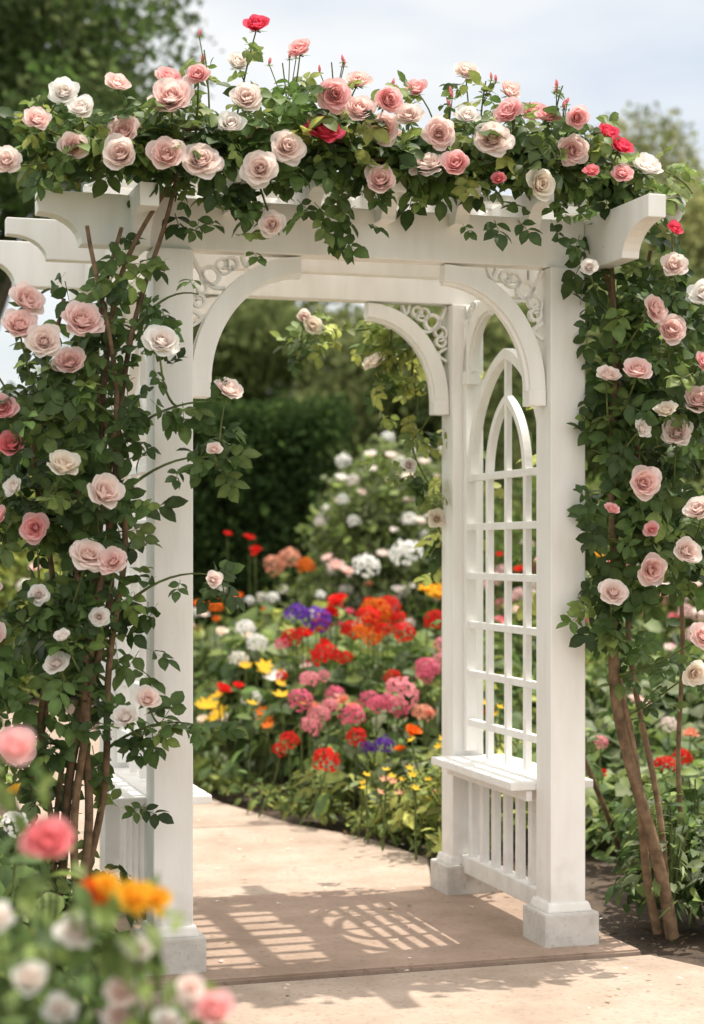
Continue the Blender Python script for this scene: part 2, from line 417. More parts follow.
for j, x in enumerate((0, 1.22)):
    bracket('sf%d' % j, 'y', x, PW, 1, .22, .24, 2.06, .04); bracket('sb%d' % j, 'y', x, .86-PW, -1, .22, .24, 2.06, .04)
    y0, y1 = PW+.001, .86-PW-.001; ym = .43
    box('panel_stile_a%d' % j, x-.02, x+.02, y0, y0+.032, .5, 2.0, None, .003)
    box('panel_stile_b%d' % j, x-.02, x+.02, y1-.032, y1, .5, 2.0, None, .003)
    def gothic(nm, hw, h, zs, w, dd):
        R = (h*h+hw*hw)/(2*hw)
        phi = math.atan2(h, R-hw)
        L = [(ym-hw+R-R*math.cos(t), zs+R*math.sin(t)) for t in np.linspace(0, phi, 14)]
        ribbon(nm+'_n%d' % j, L, w, dd, 'y', x)
        ribbon(nm+'_f%d' % j, [(2*ym-a, b) for a, b in L], w, dd*.93, 'y', x)
    gothic('gothic_outer', .325, .40, 1.45, .034, .034)
    gothic('gothic_inner', .165, .25, 1.45, .024, .028)
    for n_, yy in enumerate((ym-.165, ym+.165)): box('bar_v%d_%d' % (n_, j), x-.011, x+.011, yy-.012, yy+.012, .49, 1.455, None, .002)
    box('bar_mid_%d' % j, x-.010, x+.010, ym-.011, ym+.011, .49, 1.84, None, .002)
    for n_, zz in enumerate((.60, .77, .94, 1.11, 1.28, 1.45)):
        box('bar_h%d_%d' % (n_, j), x-.0125, x+.0125, y0+.03, y1-.03, zz-.012, zz+.012, None, .002)
    for n_ in range(3):
        a = x-.14+n_*.0945
        box('seat_board%d_%d' % (n_, j), a, a+.09, y0+.002, y1-.002, .455, .482, None, .005)
    box('seat_apron_a%d' % j, x-.085, x-.065, y0+.01, y1-.01, .42, .453, None, .003)
    box('seat_apron_b%d' % j, x+.065, x+.085, y0+.01, y1-.01, .42, .453, None, .003)
    box('seat_rail_%d' % j, x-.028, x+.028, y0, y1, .41, .454, None, .003)
    box('bottom_rail_%d' % j, x-.028, x+.028, y0, y1, .075, .135, None, .004)
    for n_ in range(7):
        yy = y0+.05+n_*(y1-y0-.1)/6
        box('slat_%d_%d' % (n_, j), x-.012, x+.012, yy-.017, yy+.017, .133, .412, None, .003)

# ------------------------------------------------------------ ground & paving
def sheet(name, pts, z, mat, th=0, bev=0):
    bm = bmesh.new(); T = [bm.verts.new((x, y, z)) for x, y in pts]; bm.faces.new(T)
    if th:
        B = [bm.verts.new((x, y, z-th)) for x, y in pts]; n = len(T)
        for i in range(n): bm.faces.new((T[i], B[i], B[(i+1) % n], T[(i+1) % n]))
    bmesh.ops.recalc_face_normals(bm, faces=bm.faces)
    if bev:
        es = [e for e in bm.edges if len(e.link_faces) == 2]
        bmesh.ops.bevel(bm, geom=es, offset=bev, segments=2, affect='EDGES')
    me = bpy.data.meshes.new(name); bm.to_mesh(me); bm.free(); me.materials.append(mat)
    o = bpy.data.objects.new(name, me); COL.objects.link(o)
    if o.data.polygons[0].normal.z < -.5 and not th: me.flip_normals()
    return o
sheet('ground', [(-600, -600), (600, -600), (600, 1200), (-600, 1200)], -.06, M_GRASS)
sheet('garden_bed_soil', [(-9, -2), (9, -2), (9, 16), (-9, 16)], -.045, M_SOIL)
sheet('paving_base', [(-.4, 2), (1.2, 2), (1.0, 5.3), (.3, 7), (-.4, 7.9), (-1.1, 7.6), (-.7, 5.2)], -.035, M_SOIL)
c17, s17 = math.cos(math.radians(17)), math.sin(math.radians(17))
def A2W(u, v): return (AX+u*c17-v*s17, AY+u*s17+v*c17)
sheet('arbor_paving', [A2W(-.17, -.19), A2W(1.40, -.19), A2W(1.38, .98), A2W(-.2, .98)], 0., M_SLAB, .08, .006)
pr = [A2W(1.15, .995), (.30, 7.0), (.1, 7.45), (-.25, 7.88)]
sheet('garden_path', pr+[(-1.33, 7.6), A2W(-.2, .995)], -.006, M_PAVE, .06, .006)
sheet('garden_path', [(-.257, 7.893), (-.62, 8.55), (-.95, 9.4), (-1.4, 11), (-2.2, 13.5), (-3.6, 13.5), (-2.8, 11.5), (-1.9, 9.5), (-1.335, 7.613)], -.007, M_PAVE, .06, .004)
sheet('front_paving', [A2W(-.35, -.208), A2W(1.42, -.208), (1.1, 5.12), (3.8, 4.8), (3.8, 3.0), (-.42, 3.6)], -.012, M_PAVE, .06, .006)
sheet('front_paving', [(-.42, 3.59), (3.8, 2.99), (3.8, -1), (-.6, -1)], -.013, M_PAVE, .06, .005)

b = Bag()
k = 5000; P = np.stack([rng.uniform(-3, 3, k), rng.uniform(3, 10, k), np.full(k, -.035)+rng.random(k)*.012], 1)
def path_r(y): return np.interp(y, [6.3, 7.0, 7.45, 7.9, 8.55, 9.4, 11, 13.5], [.45, .30, .1, -.25, -.62, -.95, -1.4, -2.2])
def path_l(y): return np.interp(y, [0, 5, 6.1, 7.6, 9.5, 11.5, 13.5], [-.5, -.75, -1.0, -1.3, -1.9, -2.8, -3.6])
M = frames(np.array([[0, 0, 1.]])+rv(k)*.5, rv(k), rng.uniform(.015, .04, k))
b.add(leaf_t(1, .4, 2, .1, .05), M, P, tints(k, [(.14, .09, .055), (.07, .045, .03), (.22, .15, .09)], None, .3), 2)
b.build('mulch')
b = Bag(); k = 60
P = np.stack([rng.uniform(-.9, 1.0, k), rng.uniform(4.2, 8, k), np.full(k, .004)], 1)
b.add(leaf_t(1, .9, 2, .25, -.15), frames(np.array([[0, 0, 1.]])+rv(k)*.15, rv(k), rng.uniform(.012, .022, k)), P, tints(k, [PALE, PINK, CREAM], None, .05), 1)
k = 60; P = np.stack([rng.uniform(-.9, 1.0, k), rng.uniform(4.2, 8, k), np.full(k, .005)], 1)
b.add(leaf_t(1, .5, 2, .2, .05), frames(np.array([[0, 0, 1.]])+rv(k)*.2, rv(k), rng.uniform(.015, .03, k)), P, tints(k, [(.2, .13, .05), MD], None, .2), 0)
b.build('fallen_petals')

# ------------------------------------------------------------ climbing roses
def along(paths, k, sd):
    P = np.concatenate(paths); return P[rng.integers(0, len(P), k)]+rng.normal(size=(k, 3))*np.array(sd)
BK = (.19, .125, .075); GS = (.12, .16, .055)
LS = .106
# --- left
b = Bag(); can=[]
specs = [[(-.86, 5.0, 0), (-.80, 4.97, .5), (-.66, 4.97, 1.0), (-.72, 4.98, 1.5), (-.62, 4.99, 2.0), (-.5, 5.0, 2.25)],
         [(-.80, 4.93, 0), (-.70, 4.95, .45), (-.76, 4.93, .9), (-.64, 4.96, 1.4), (-.60, 4.97, 1.9), (-.5, 5.0, 2.25)],
         [(-.72, 4.98, 0), (-.78, 4.95, .5), (-.70, 4.98, 1.1), (-.66, 4.95, 1.6), (-.72, 4.97, 2.1)],
         [(-.84, 5.02, 0), (-.68, 4.98, .6), (-.63, 4.97, 1.2), (-.72, 4.97, 1.7), (-.64, 5.0, 2.1)],
         [(-.9, 4.96, 0), (-.86, 4.98, .6), (-.84, 4.98, 1.2), (-.88, 4.98, 1.6), (-.82, 4.98, 1.9)],
         [(-.78, 5.0, 0), (-.88, 4.98, .6), (-.80, 4.98, 1.0), (-.75, 4.96, 1.4)],
         [(-.93, 5.0, 0), (-.80, 5.0, .55), (-.73, 4.96, .95), (-.78, 4.96, 1.35)]]
for i, s in enumerate(specs):
    g = poly(s, 46, .018, i*1.9); can.append(g)
    b.tube(g, np.linspace(.015-.001*i, .006, 46), np.array(BK)*rng.uniform(.8, 1.3), 7)
P = along(can, 370, (.075, .05, .05)); P = P[(P[:, 2] > .95+.1*rng.random(len(P))) & (P[:, 2] < 2.06) & (P[:, 0] < -.49)]
leaves(b, ROSELEAF, P, (-.15, -1, 0), LS, [DK, MD, LT], [.45, .38, .17])
P = along(can[:4], 90, (.06, .04, .06)); P = P[(P[:, 2] > 1.85)]
leaves(b, ROSELEAF, P, (-.15, -1, 0), LS, [DK, MD, LT], [.4, .4, .2])
P = along(can, 120, (.09, .06, .06)); P = P[(P[:, 2] > .35) & (P[:, 2] < 1.0) & (P[:, 0] < -.5)]
leaves(b, ROSELEAF, P, (-.15, -1, 0), LS, [DK, MD, LT], [.45, .38, .17])
for i in range(15):
    z = rng.uniform(.5, 1.75); G = np.concatenate(can[:7]); g = G[np.argmin(abs(G[:, 2]-z)+rng.random(len(G))*.2)]
    e = (rng.uniform(-1.12, -.86), 4.95+rng.uniform(-.15, .25), z+rng.uniform(-.1, .18))
    S = bez(g, ((g[0]+e[0])/2, e[1], e[2]+.12), e, 14); can.append(S); b.tube(S, np.linspace(.006, .002, 14), GS, 5)
    leaves(b, ROSELEAF, S[rng.integers(3, 14, 10)]+rng.normal(size=(10, 3))*.035, (-.3, -1, 0), .10, [DK, MD, LT], [.35, .4, .25])
G = np.concatenate(can)
for e in [(-.36, 4.9, 1.45), (-.38, 4.92, 1.13), (-.35, 4.88, 1.60), (-.42, 4.9, .72), (-.42, 4.9, 1.9)]:
    g = G[np.argmin(np.linalg.norm(G-np.array([-.6, 5, e[2]-.1]), axis=1))]
    S = bez(g, ((g[0]+e[0])/2, 4.93, e[2]+.03), e, 10); can.append(S); b.tube(S, np.linspace(.005, .002, 10), GS, 5)
    leaves(b, ROSELEAF, S[rng.integers(1, 10, 4)]+rng.normal(size=(4, 3))*.025, (0, -1, 0), .085, [DK, MD], [.5, .5])
G = np.concatenate(can)
for x, z, r, c in [(-.88,1.87,.06,PALE),(-.89,1.80,.055,PALE),(-.73,1.815,.066,PALE),(-.82,1.755,.055,PALE2),(-.76,1.705,.052,PALE),
    (-.51,1.755,.055,WHITE),(-.335,1.63,.046,PALE2),(-.935,1.577,.048,PINK),(-.915,1.48,.05,DPINK),(-.77,1.42,.058,CREAM),(-.665,1.35,.064,PALE2),
    (-.85,1.26,.05,PINK),(-.705,1.185,.056,PALE2),(-.637,1.167,.046,PALE),(-.95,1.28,.045,PINK),(-.96,.965,.052,PALE),(-.79,.895,.040,WHITE),
    (-.76,.97,.030,WHITE),(-.905,.675,.058,PINK),(-.607,.75,.042,WHITE),(-.546,.80,.042,PALE2),(-.37,1.47,.026,PALE2),(-.37,1.12,.030,PALE2),
    (-.99,1.45,.045,WHITE),(-.97,1.1,.04,PALE),(-.98,1.72,.045,WHITE),(-.84,1.08,.032,WHITE),(-.90,1.37,.035,WHITE),(-.68,1.02,.03,WHITE)]:
    add_rose(b, (x, 4.79+rng.normal()*.03, z), G, r*.98, c, (.15-.3*(x < -.8), -1, .45))
b.build('climbing_rose')

# --- right
b = Bag(); can=[]
specs = [[(.98, 5.55, 0), (.90, 5.5, .4), (.80, 5.45, .8), (.78, 5.45, 1.3), (.82, 5.45, 1.8), (.76, 5.42, 2.2)],
         [(.96, 5.6, 0), (.90, 5.52, .4), (.79, 5.5, .85), (.84, 5.5, 1.4), (.78, 5.5, 2.1)],
         [(1.0, 5.62, 0), (.93, 5.58, .5), (.86, 5.55, 1.0), (.88, 5.55, 1.7), (.92, 5.5, 2.12)],
         [(1.1, 5.9, 0), (1.06, 5.8, .8), (1.04, 5.7, 1.4), (1.0, 5.6, 1.9)]]
for i, s in enumerate(specs):
    g = poly(s, 46, .014, i*2.3+1); can.append(g)
    b.tube(g, np.linspace([.022, .015, .011, .009][i], .006, 46), np.array(BK)*rng.uniform(.9, 1.4), 7)
P = along(can[:3], 460, (.07, .07, .06)); P = P[(P[:, 2] > .80+.2*rng.random(len(P))) & (P[:, 0] > .69)]
leaves(b, ROSELEAF, P, (.2, -1, 0), LS, [DK, MD, LT], [.45, .38, .17])
P = along(can[3:], 60, (.08, .07, .06)); P = P[P[:, 2] > .7]
leaves(b, ROSELEAF, P, (.2, -1, 0), LS, [DK, MD, LT], [.3, .4, .3])
for i in range(18):
    z = rng.uniform(.85, 2.05); G = np.concatenate(can[:4]); g = G[np.argmin(abs(G[:, 2]-z)+rng.random(len(G))*.2)]
    e = (rng.uniform(.95, 1.25), 5.5+rng.uniform(-.2, .2), z+rng.uniform(-.1, .2))
    S = bez(g, ((g[0]+e[0])/2, e[1], e[2]+.1), e, 14); can.append(S); b.tube(S, np.linspace(.006, .002, 14), GS, 5)
    leaves(b, ROSELEAF, S[rng.integers(3, 14, 9)]+rng.normal(size=(9, 3))*.04, (.3, -1, 0), .10, [DK, MD, LT], [.3, .4, .3])
G = np.concatenate(can)
for x, z, r, c in [(.96,2.05,.045,PALE2),(1.053,1.967,.052,WHITE),(.90,1.92,.048,PALE),(.955,1.86,.054,PALE),(.76,1.72,.040,PALE2),(.844,1.73,.052,PALE),
    (1.04,1.645,.056,PALE),(.98,1.553,.052,PALE2),(.936,1.615,.04,CREAM),(.866,1.40,.060,PALE),(.77,1.32,.026,PINK),(1.03,1.317,.050,PALE2),
    (.99,1.194,.050,PALE2),(.893,1.14,.056,PALE),(.777,1.07,.048,PALE2),(1.04,.94,.045,PALE),(1.02,.83,.045,CREAM),(.95,2.15,.03,HOT),(.706,2.045,.03,WHITE),(1.05,1.76,.04,PINK),(.86,1.56,.034,WHITE),(.90,1.26,.03,PINK)]:
    add_rose(b, (x*.985, 5.25+rng.normal()*.03, 1.2+(z-1.2)*.98), G, r, c, (.05, -1, .45))
b.build('climbing_rose')

# --- over the top
b = Bag(); can=[]
def topY(x): return 5.02+.306*(x+.51)
for i in range(9):
    dy = rng.uniform(-.05, .18); x0 = rng.uniform(-.75, -.3); x1 = rng.uniform(.5, .9)
    xs = np.linspace(x0, x1, 5)
    g = poly([(x-dy*.29, topY(x)+dy, 2.30+rng.uniform(0, .1)) for x in xs], 50, .015, i); can.append(g)
    b.tube(g, np.linspace(.009, .004, 50), np.array(BK)*rng.uniform(.7, 1.2), 6)
env = lambda x: np.interp(x, [-1, -.75, -.62, -.5, -.36, -.25, -.1, .02, .1, .25, .4, .5, .65, .85, 1.0], [2.32, 2.40, 2.36, 2.46, 2.40, 2.54, 2.54, 2.45, 2.41, 2.40, 2.50, 2.44, 2.50, 2.36, 2.27])
lowz = lambda x: np.interp(x, [-1, -.6, -.5, -.1, .5, .7, 1], [2.27, 2.28, 2.26, 2.265, 2.27, 2.28, 2.23])
k = 510; x = rng.uniform(-.87, .92, k); dy = rng.uniform(-.14, .14, k); u = rng.random(k)**.85
P = np.stack([x-.2*dy, topY(x)+dy, lowz(x)+(env(x)-lowz(x))*u], 1)
leaves(b, ROSELEAF, P, (0, -.7, .3), LS, [DK, MD, LT, YL], [.28, .36, .26, .10])
k = 44; x = np.concatenate([rng.normal(.6, .10, 7), rng.normal(-.36, .08, 20), rng.normal(-.05, .04, 12), rng.normal(.3, .15, 5)]); P = np.stack([x, topY(x)-.06+rng.normal(size=k)*.03, 2.24-abs(rng.normal(size=k))*.08], 1)
leaves(b, ROSELEAF, P, (0, -1, 0), .095, [DK, MD, LT], [.4, .4, .2], droop=1.2)
G = np.concatenate(can)
for ex, ez, col in [(-.27,2.69,HOT),(-.15,2.65,PINK),(-.33,2.60,WHITE),(-.06,2.63,None),(.34,2.63,PALE2),(.64,2.61,None),(.66,2.54,None),(.19,2.57,PINK),(-.52,2.54,PINK),(.47,2.57,PALE),
                    (.77,2.46,HOT),(-.8,2.44,WHITE),(-.66,2.50,PALE),(.9,2.38,WHITE),(.02,2.57,PALE),(.55,2.52,PINK),(.28,2.54,None),(-.42,2.62,None),(-.20,2.60,None),(.40,2.60,None),(.12,2.55,None)]:
    y = topY(ex)+rng.uniform(0, .1); base = np.array([ex+rng.normal()*.06, y+.05, 2.3]); e = np.array([ex, y, ez])
    S = bez(base, (base+e)/2+rng.normal(size=3)*.04, e, 10); b.tube(S, np.linspace(.004, .002, 10), (.14, .17, .055), 5)
    leaves(b, ROSELEAF, S[rng.integers(1, 9, 9)]+rng.normal(size=(9, 3))*.025, (0, -.5, .3), .085, [MD, LT, YL], [.4, .4, .2])
    if col is None:
        for q in range(3):
            pp = e+rng.normal(size=3)*.02; put_flower(b, BUD, pp, (rng.normal()*.3, rng.normal()*.3, 1), .022, DPINK); put_flower(b, CALYX, pp, (0, 0, 1), .022, LT, 0)
            b.tube(bez(S[6], (S[6]+pp)/2, pp-np.array([0, 0, .006]), 5), .0015, GS, 4)
    else:
        put_flower(b, ROSES[rng.integers(0, 5)], e, (rng.normal()*.2, -.75, .6), .043, col); put_flower(b, CALYX, e, (0, -.4, .9), .04, MD, 0)
tops = [(-.77,2.42,.045,WHITE),(-.72,2.37,.045,WHITE),(-.91,2.22,.045,PALE2),(-.74,2.27,.045,PALE),(-.62,2.26,.060,PALE2),(-.62,2.33,.052,PALE),(-.49,2.42,.064,PALE),
    (-.42,2.49,.04,PINK),(-.50,2.26,.058,PALE),(-.41,2.255,.058,PALE2),(-.29,2.44,.05,PALE2),(-.18,2.31,.052,PALE2),(-.25,2.24,.053,PALE2),
    (-.08,2.365,.060,HOT),(-.05,2.47,.05,PINK),(.02,2.43,.05,PALE),(.09,2.385,.052,PALE),(.10,2.46,.045,PINK),(.08,2.235,.056,PALE),(.215,2.29,.055,PALE2),
    (.295,2.285,.05,PINK),(.245,2.375,.050,PALE),(.40,2.37,.060,PALE2),(.455,2.46,.048,PINK),(.535,2.25,.056,CREAM),(.57,2.455,.043,PINK),(.645,2.37,.050,PALE),
    (.65,2.45,.04,PINK),(.79,2.385,.042,HOT),(.79,2.30,.035,PINK),(.875,2.33,.048,WHITE),(.955,2.22,.045,WHITE),(.69,2.29,.026,DPINK),(-.22,2.10,.043,PALE2),
    (.42,2.26,.025,DPINK),(-.33,2.36,.045,WHITE),(.16,2.42,.045,PALE2),(.33,2.44,.04,WHITE),(-.83,2.33,.04,PALE)]
for x, z, r, c in tops:
    add_rose(b, (x, topY(x)-.18+rng.normal()*.03, z), G, r*1.03, c, (0, -1, .35))
for i in range(12):
    x = rng.uniform(-.8, .9); dy = rng.uniform(.05, .2)
    add_rose(b, (x-dy*.3, topY(x)+dy, env(x)-rng.uniform(-.03, .1)), None, rng.uniform(.035, .05), [PALE, PALE2, PINK, WHITE, CREAM][rng.integers(0, 5)], (0, -.8, .6), lo=True)
b.build('climbing_rose')

# --- vine hanging off the back beam
b = Bag(); can=[]
for s in [[(.36, 6.45, 2.2), (.40, 6.42, 1.8), (.36, 6.45, 1.4), (.34, 6.5, .95)], [(.3, 6.45, 2.12), (.10, 6.45, 2.0), (-.1, 6.42, 1.98), (-.18, 6.4, 1.92)],
          [(.34, 6.5, 2.1), (.22, 6.45, 1.85), (.22, 6.42, 1.6), (.28, 6.4, 1.4)], [(.2, 6.45, 2.1), (.1, 6.4, 1.95), (.1, 6.4, 1.82)]]:
    g = poly(s, 30, .015, rng.random()*5); can.append(g); b.tube(g, np.linspace(.007, .003, 30), GS, 5)
P = along(can, 120, (.045, .06, .05)); leaves(b, ROSELEAF, P, (0, -.6, 0), .095, [LT, YL, (.42, .48, .14)], [.4, .4, .2], droop=1)
G = np.concatenate(can)
for x, z, r, c in [(-.14,1.99,.045,CREAM),(-.17,2.02,.035,PALE2),(.08,1.86,.05,CREAM),(.14,2.0,.03,CREAM),(.2,1.5,.035,WHITE),(.3,1.31,.04,CREAM),(.3,1.72,.03,WHITE)]:
    add_rose(b, (x, 6.34, z), G, r, c, (0, -1, .2))
g = poly([(1.0, 6.7, 0), (.74, 6.35, .8), (.72, 6.2, 1.5), (.62, 6.2, 2.1)], 30, .02, 1); b.tube(g, np.linspace(.012, .006, 30), BK, 6)
P = along([g], 60, (.06, .1, .08)); P = P[P[:, 2] > .4]; leaves(b, ROSELEAF, P, (0, -.6, 0), .10, [MD, LT, YL], [.4, .4, .2])
b.build('climbing_rose')

# ------------------------------------------------------------ beds
def mound(bag, x, y, h, r, n, tm, size, cols, w=None, stems=4):
    ph = rng.uniform(0, 2*math.pi, n); rho = np.sqrt(rng.random(n)); top = h*(1-.55*rho**2.5)
    z = top*(.18+.82*rng.random(n)**.45)
    P = np.stack([x+r*rho*np.cos(ph), y+r*rho*np.sin(ph), z], 1)
    out = np.stack([np.cos(ph)*rho, np.sin(ph)*rho, .3*np.ones(n)], 1)
    leaves(bag, tm, P, out, size, cols, w, up=.8, rnd=.6)
    for i in range(stems):
        a = rng.uniform(0, 6.28); q = r*.7*rng.random()
        bag.tube(bez((x, y, -.04), (x, y, h*.5), (x+q*math.cos(a), y+q*math.sin(a), h*.85), 6), np.linspace(.006, .003, 6), GS, 5)
def fl_at(bag, p, kind, size, col, stem=True):
    p = np.array(p, float); ax = (rng.normal()*.25, -.45+rng.normal()*.2, 1)
    put_flower(bag, kind, p, ax, size, np.array(col)*rng.uniform(.88, 1.06))
    if stem:
        bag.tube(bez((p[0]+rng.normal()*.06, p[1]+.06, 0), (p[0], p[1]+.05, p[2]*.6), p-np.array([0, 0, size*.2]), 7), np.linspace(.005, .003, 7), GS, 4)
RED=(.74, .030, .024); ORG=(.86, .20, .025); YEL=(.90, .56, .05); MAG=(.78, .17, .27); ROSEP=(.85, .32, .37); PUR=(.17, .06, .44); SALM=(.89, .42, .29)
b = Bag()
ph_ = lambda y: np.interp(y, [7.2, 8, 9, 10, 12], [.32, .48, .70, .88, .92])
for i in range(120):
    y = 7.3+5.2*rng.random()**1.2; xr = path_r(y)
    x = xr+.28+rng.random()*2.4; h = float(ph_(y))*rng.uniform(.75, 1.05)
    edge = x-xr; h *= min(1, .45+edge*.9)
    t = rng.integers(0, 4)
    tm, sz, n = [([BROAD], .09, 120), ([OVAL], .10, 125), ([BROAD, OVAL], .12, 95), ([OVAL, NARROW], .12, 125)][t]
    cols = [[MD, LT, DK], [LT, YL, MD], [LT, MD, DK], [GY, LT, MD]][rng.integers(0, 4)]
    mound(b, x, y, h, rng.uniform(.2, .32), n, tm, sz, cols)
    if rng.random() < .5:
        zone = [ORG, CREAM, YEL, WHITE, PALE] if x < -.25 else [RED, ROSEP, MAG, RED, PALE, SALM]
        c = zone[rng.integers(0, len(zone))]; kd = [CLUS[0], CLUS[1], POM, POM][rng.integers(0, 4)]
        for j in range(rng.integers(1, 4)):
            fl_at(b, (x+rng.normal()*.16, y+rng.normal()*.16-.05, h*rng.uniform(.95, 1.12)), kd, rng.uniform(.028, .045), c)
key = [(-.11,7.75,.29,.058,RED,0),(-.23,8,.53,.055,MAG,0),(-.15,8,.46,.052,ROSEP,0),(.0,8,.46,.055,MAG,0),(.22,7.9,.57,.075,ROSEP,0),(.20,7.95,.50,.055,MAG,0),(.32,8,.47,.05,SALM,0),
 (.34,8.2,.66,.055,MAG,0),(.43,8.3,.76,.05,ROSEP,0),(-.28,8,.35,.045,RED,0),(.14,7.8,.35,.045,PUR,0),(-.13,8.5,.70,.07,RED,0),(-.08,8.45,.52,.045,MAG,0),(-.19,8.1,.40,.05,ROSEP,0),(.08,8.1,.52,.05,MAG,0),
 (.12,9,.89,.08,ORG,0),(.18,9.05,.91,.065,RED,0),(.08,8.8,.87,.06,RED,0),(-.07,9.1,.95,.06,RED,1),(.0,9.1,.79,.06,RED,0),(.10,8.9,.77,.055,ORG,0),(-.18,9,.85,.075,PUR,0),(-.30,9,.76,.055,RED,0),(-.22,8.9,.78,.045,RED,1),(.25,8.7,.80,.055,RED,0),
 (.47,9.4,.97,.08,YEL,1),(.53,9.3,.9,.055,ORG,0),(.43,9.2,.84,.06,RED,0),(.30,9.9,1.18,.09,WHITE,0),(.08,9.9,1.11,.075,WHITE,0),(-.5,9.4,.71,.055,WHITE,0),(-.55,9.2,.80,.05,WHITE,0),
 (-.64,8.9,.51,.05,RED,1),(-.72,9,.42,.06,YEL,2),(-.66,9,.38,.055,YEL,2),(-.45,9.2,.60,.055,YEL,2),(-.5,9,.45,.05,WHITE,0),(-.7,9.3,.33,.05,CREAM,1),(-.40,9.1,.55,.06,WHITE,2),(-.60,9.5,.62,.05,CREAM,0),
 (-.40,11.5,1.15,.07,SALM,0),(-.30,11.5,1.1,.06,ORG,0),(-.50,11.5,1.1,.07,SALM,0),(-.66,11.5,1.28,.045,RED,1),(-.62,11.5,1.2,.045,RED,1),(-.1,11,1.1,.07,PALE,1),(.5,8.2,.6,.055,RED,0),(.38,8.6,.62,.055,ROSEP,0),
 (.02,7.85,.38,.045,RED,0),(.26,7.7,.42,.045,ORG,1),(-.2,8.3,.6,.045,ROSEP,0),(-.34,8.6,.5,.05,YEL,2),(-.42,8.75,.36,.05,ORG,2)]
for x, y, z, s, c, kd in key:
    for j in range([1, 2, 3][kd]+(rng.random() < .45)):
        o = np.array([rng.normal()*.06, rng.normal()*.08, rng.normal()*.03])*(j > 0)
        fl_at(b, np.array([x, y, z])+o, [CLUS[j % 2], POM, LILY][kd], s*(1 if j == 0 else .75), c)
b.build('flower_bed')

b = Bag()
for x, y, h, r in [(.36, 7.05, .42, .17), (.28, 7.35, .30, .14), (.50, 7.2, .55, .2), (.2, 7.45, .25, .12)]:
    mound(b, x, y, h, r, 150, [OVAL, NARROW], .07, [LT, YL, (.38, .40, .12)], None, 5)
    for j in range(9): fl_at(b, (x+rng.normal()*.12, y-.05+rng.normal()*.08, h*rng.uniform(.6, 1.1)), FIVE, .022, [YEL, SALM, YEL][j % 3])
for i in range(26):
    y = rng.uniform(7.0, 10); x = float(path_r(y))+rng.uniform(.05, .16)
    mound(b, x, y, .13, .13, 60, [OVAL], .045, [LT, YL, MD], None, 0)
b.build('border_plants')

b = Bag()
for i in range(85):
    y = rng.uniform(5.6, 12.5); x = float(path_l(y))-.25-rng.random()*2.6
    h = rng.uniform(.45, .8)+.04*(y-5); cols = [[MD, LT, YL], [LT, YL, GY], [YL, LT, LT]][rng.integers(0, 3)]
    tm, sz = [([OVAL], .10), ([BROAD], .085), ([NARROW, OVAL], .14)][rng.integers(0, 3)]
    mound(b, x, y, h, rng.uniform(.22, .36), 110, tm, sz, cols)
    c = [YEL, CREAM, WHITE, PALE, ORG, PINK, SALM][rng.integers(0, 7)]; kd = [CLUS[0], POM, ROSE_LO[0], LILY][rng.integers(0, 4)]
    for j in range(rng.integers(1, 6)): fl_at(b, (x+rng.normal()*.18, y+rng.normal()*.18, h*rng.uniform(.95, 1.2)), kd, rng.uniform(.035, .055), c)
b.build('flower_bed')
b = Bag()
for i in range(90):
    y = rng.uniform(5.75, 12.5); x = max(1.0+(y < 6.6)*.15, float(path_r(y))+2.4)-.1+rng.random()*2.4
    h = (rng.uniform(.5, .8)+.05*(y-5)); cols = [[MD, LT, YL], [LT, GY, MD], [DK, MD, LT]][rng.integers(0, 3)]
    tm, sz = [([OVAL], .095), ([BROAD], .08), ([OVAL, BROAD], .11)][rng.integers(0, 3)]
    mound(b, x, y, h, rng.uniform(.22, .34), 110, tm, sz, cols)
    c = [PALE, PINK, ROSEP, WHITE, RED, YEL, PALE2][rng.integers(0, 7)]; kd = [CLUS[0], POM, ROSE_LO[0]][rng.integers(0, 3)]
    for j in range(rng.integers(2, 7)): fl_at(b, (x+rng.normal()*.18, y+rng.normal()*.18, h*rng.uniform(.95, 1.15)), kd, rng.uniform(.03, .05), c)
b.build('flower_bed')
b = Bag()
for i in range(30):
    x = rng.uniform(.95, 2.1); y = rng.uniform(5.3, 5.9); h = rng.uniform(.12, .42)
    mound(b, x, y, h, rng.uniform(.1, .18), 100, [OVAL, NARROW], .055, [GY, MD, DK, LT], [.45, .2, .15, .2], 6)
for i in range(14):
    y = rng.uniform(5.7, 7); mound(b, .98+rng.uniform(0, .3), y, rng.uniform(.2, .5), .16, 90, [OVAL], .07, [DK, MD, LT], None, 4)
b.build('herb_plants')
b = Bag()
for i in range(30):
    x = rng.uniform(-1.5, -.74); y = rng.uniform(4.3, 5.4); h = rng.uniform(.22, .5)
    mound(b, x, y, h, rng.uniform(.14, .22), 105, [OVAL, BROAD], .062, [DK, MD, LT], [.3, .4, .3], 4)
for i in range(14):
    fl_at(b, (rng.uniform(-1.3, -.8), rng.uniform(4.3, 4.8), rng.uniform(.45, .65)), [ROSE_LO[0], CLUS[0]][i % 2], .035, [PALE, WHITE, YEL][i % 3])
b.build('herb_plants')

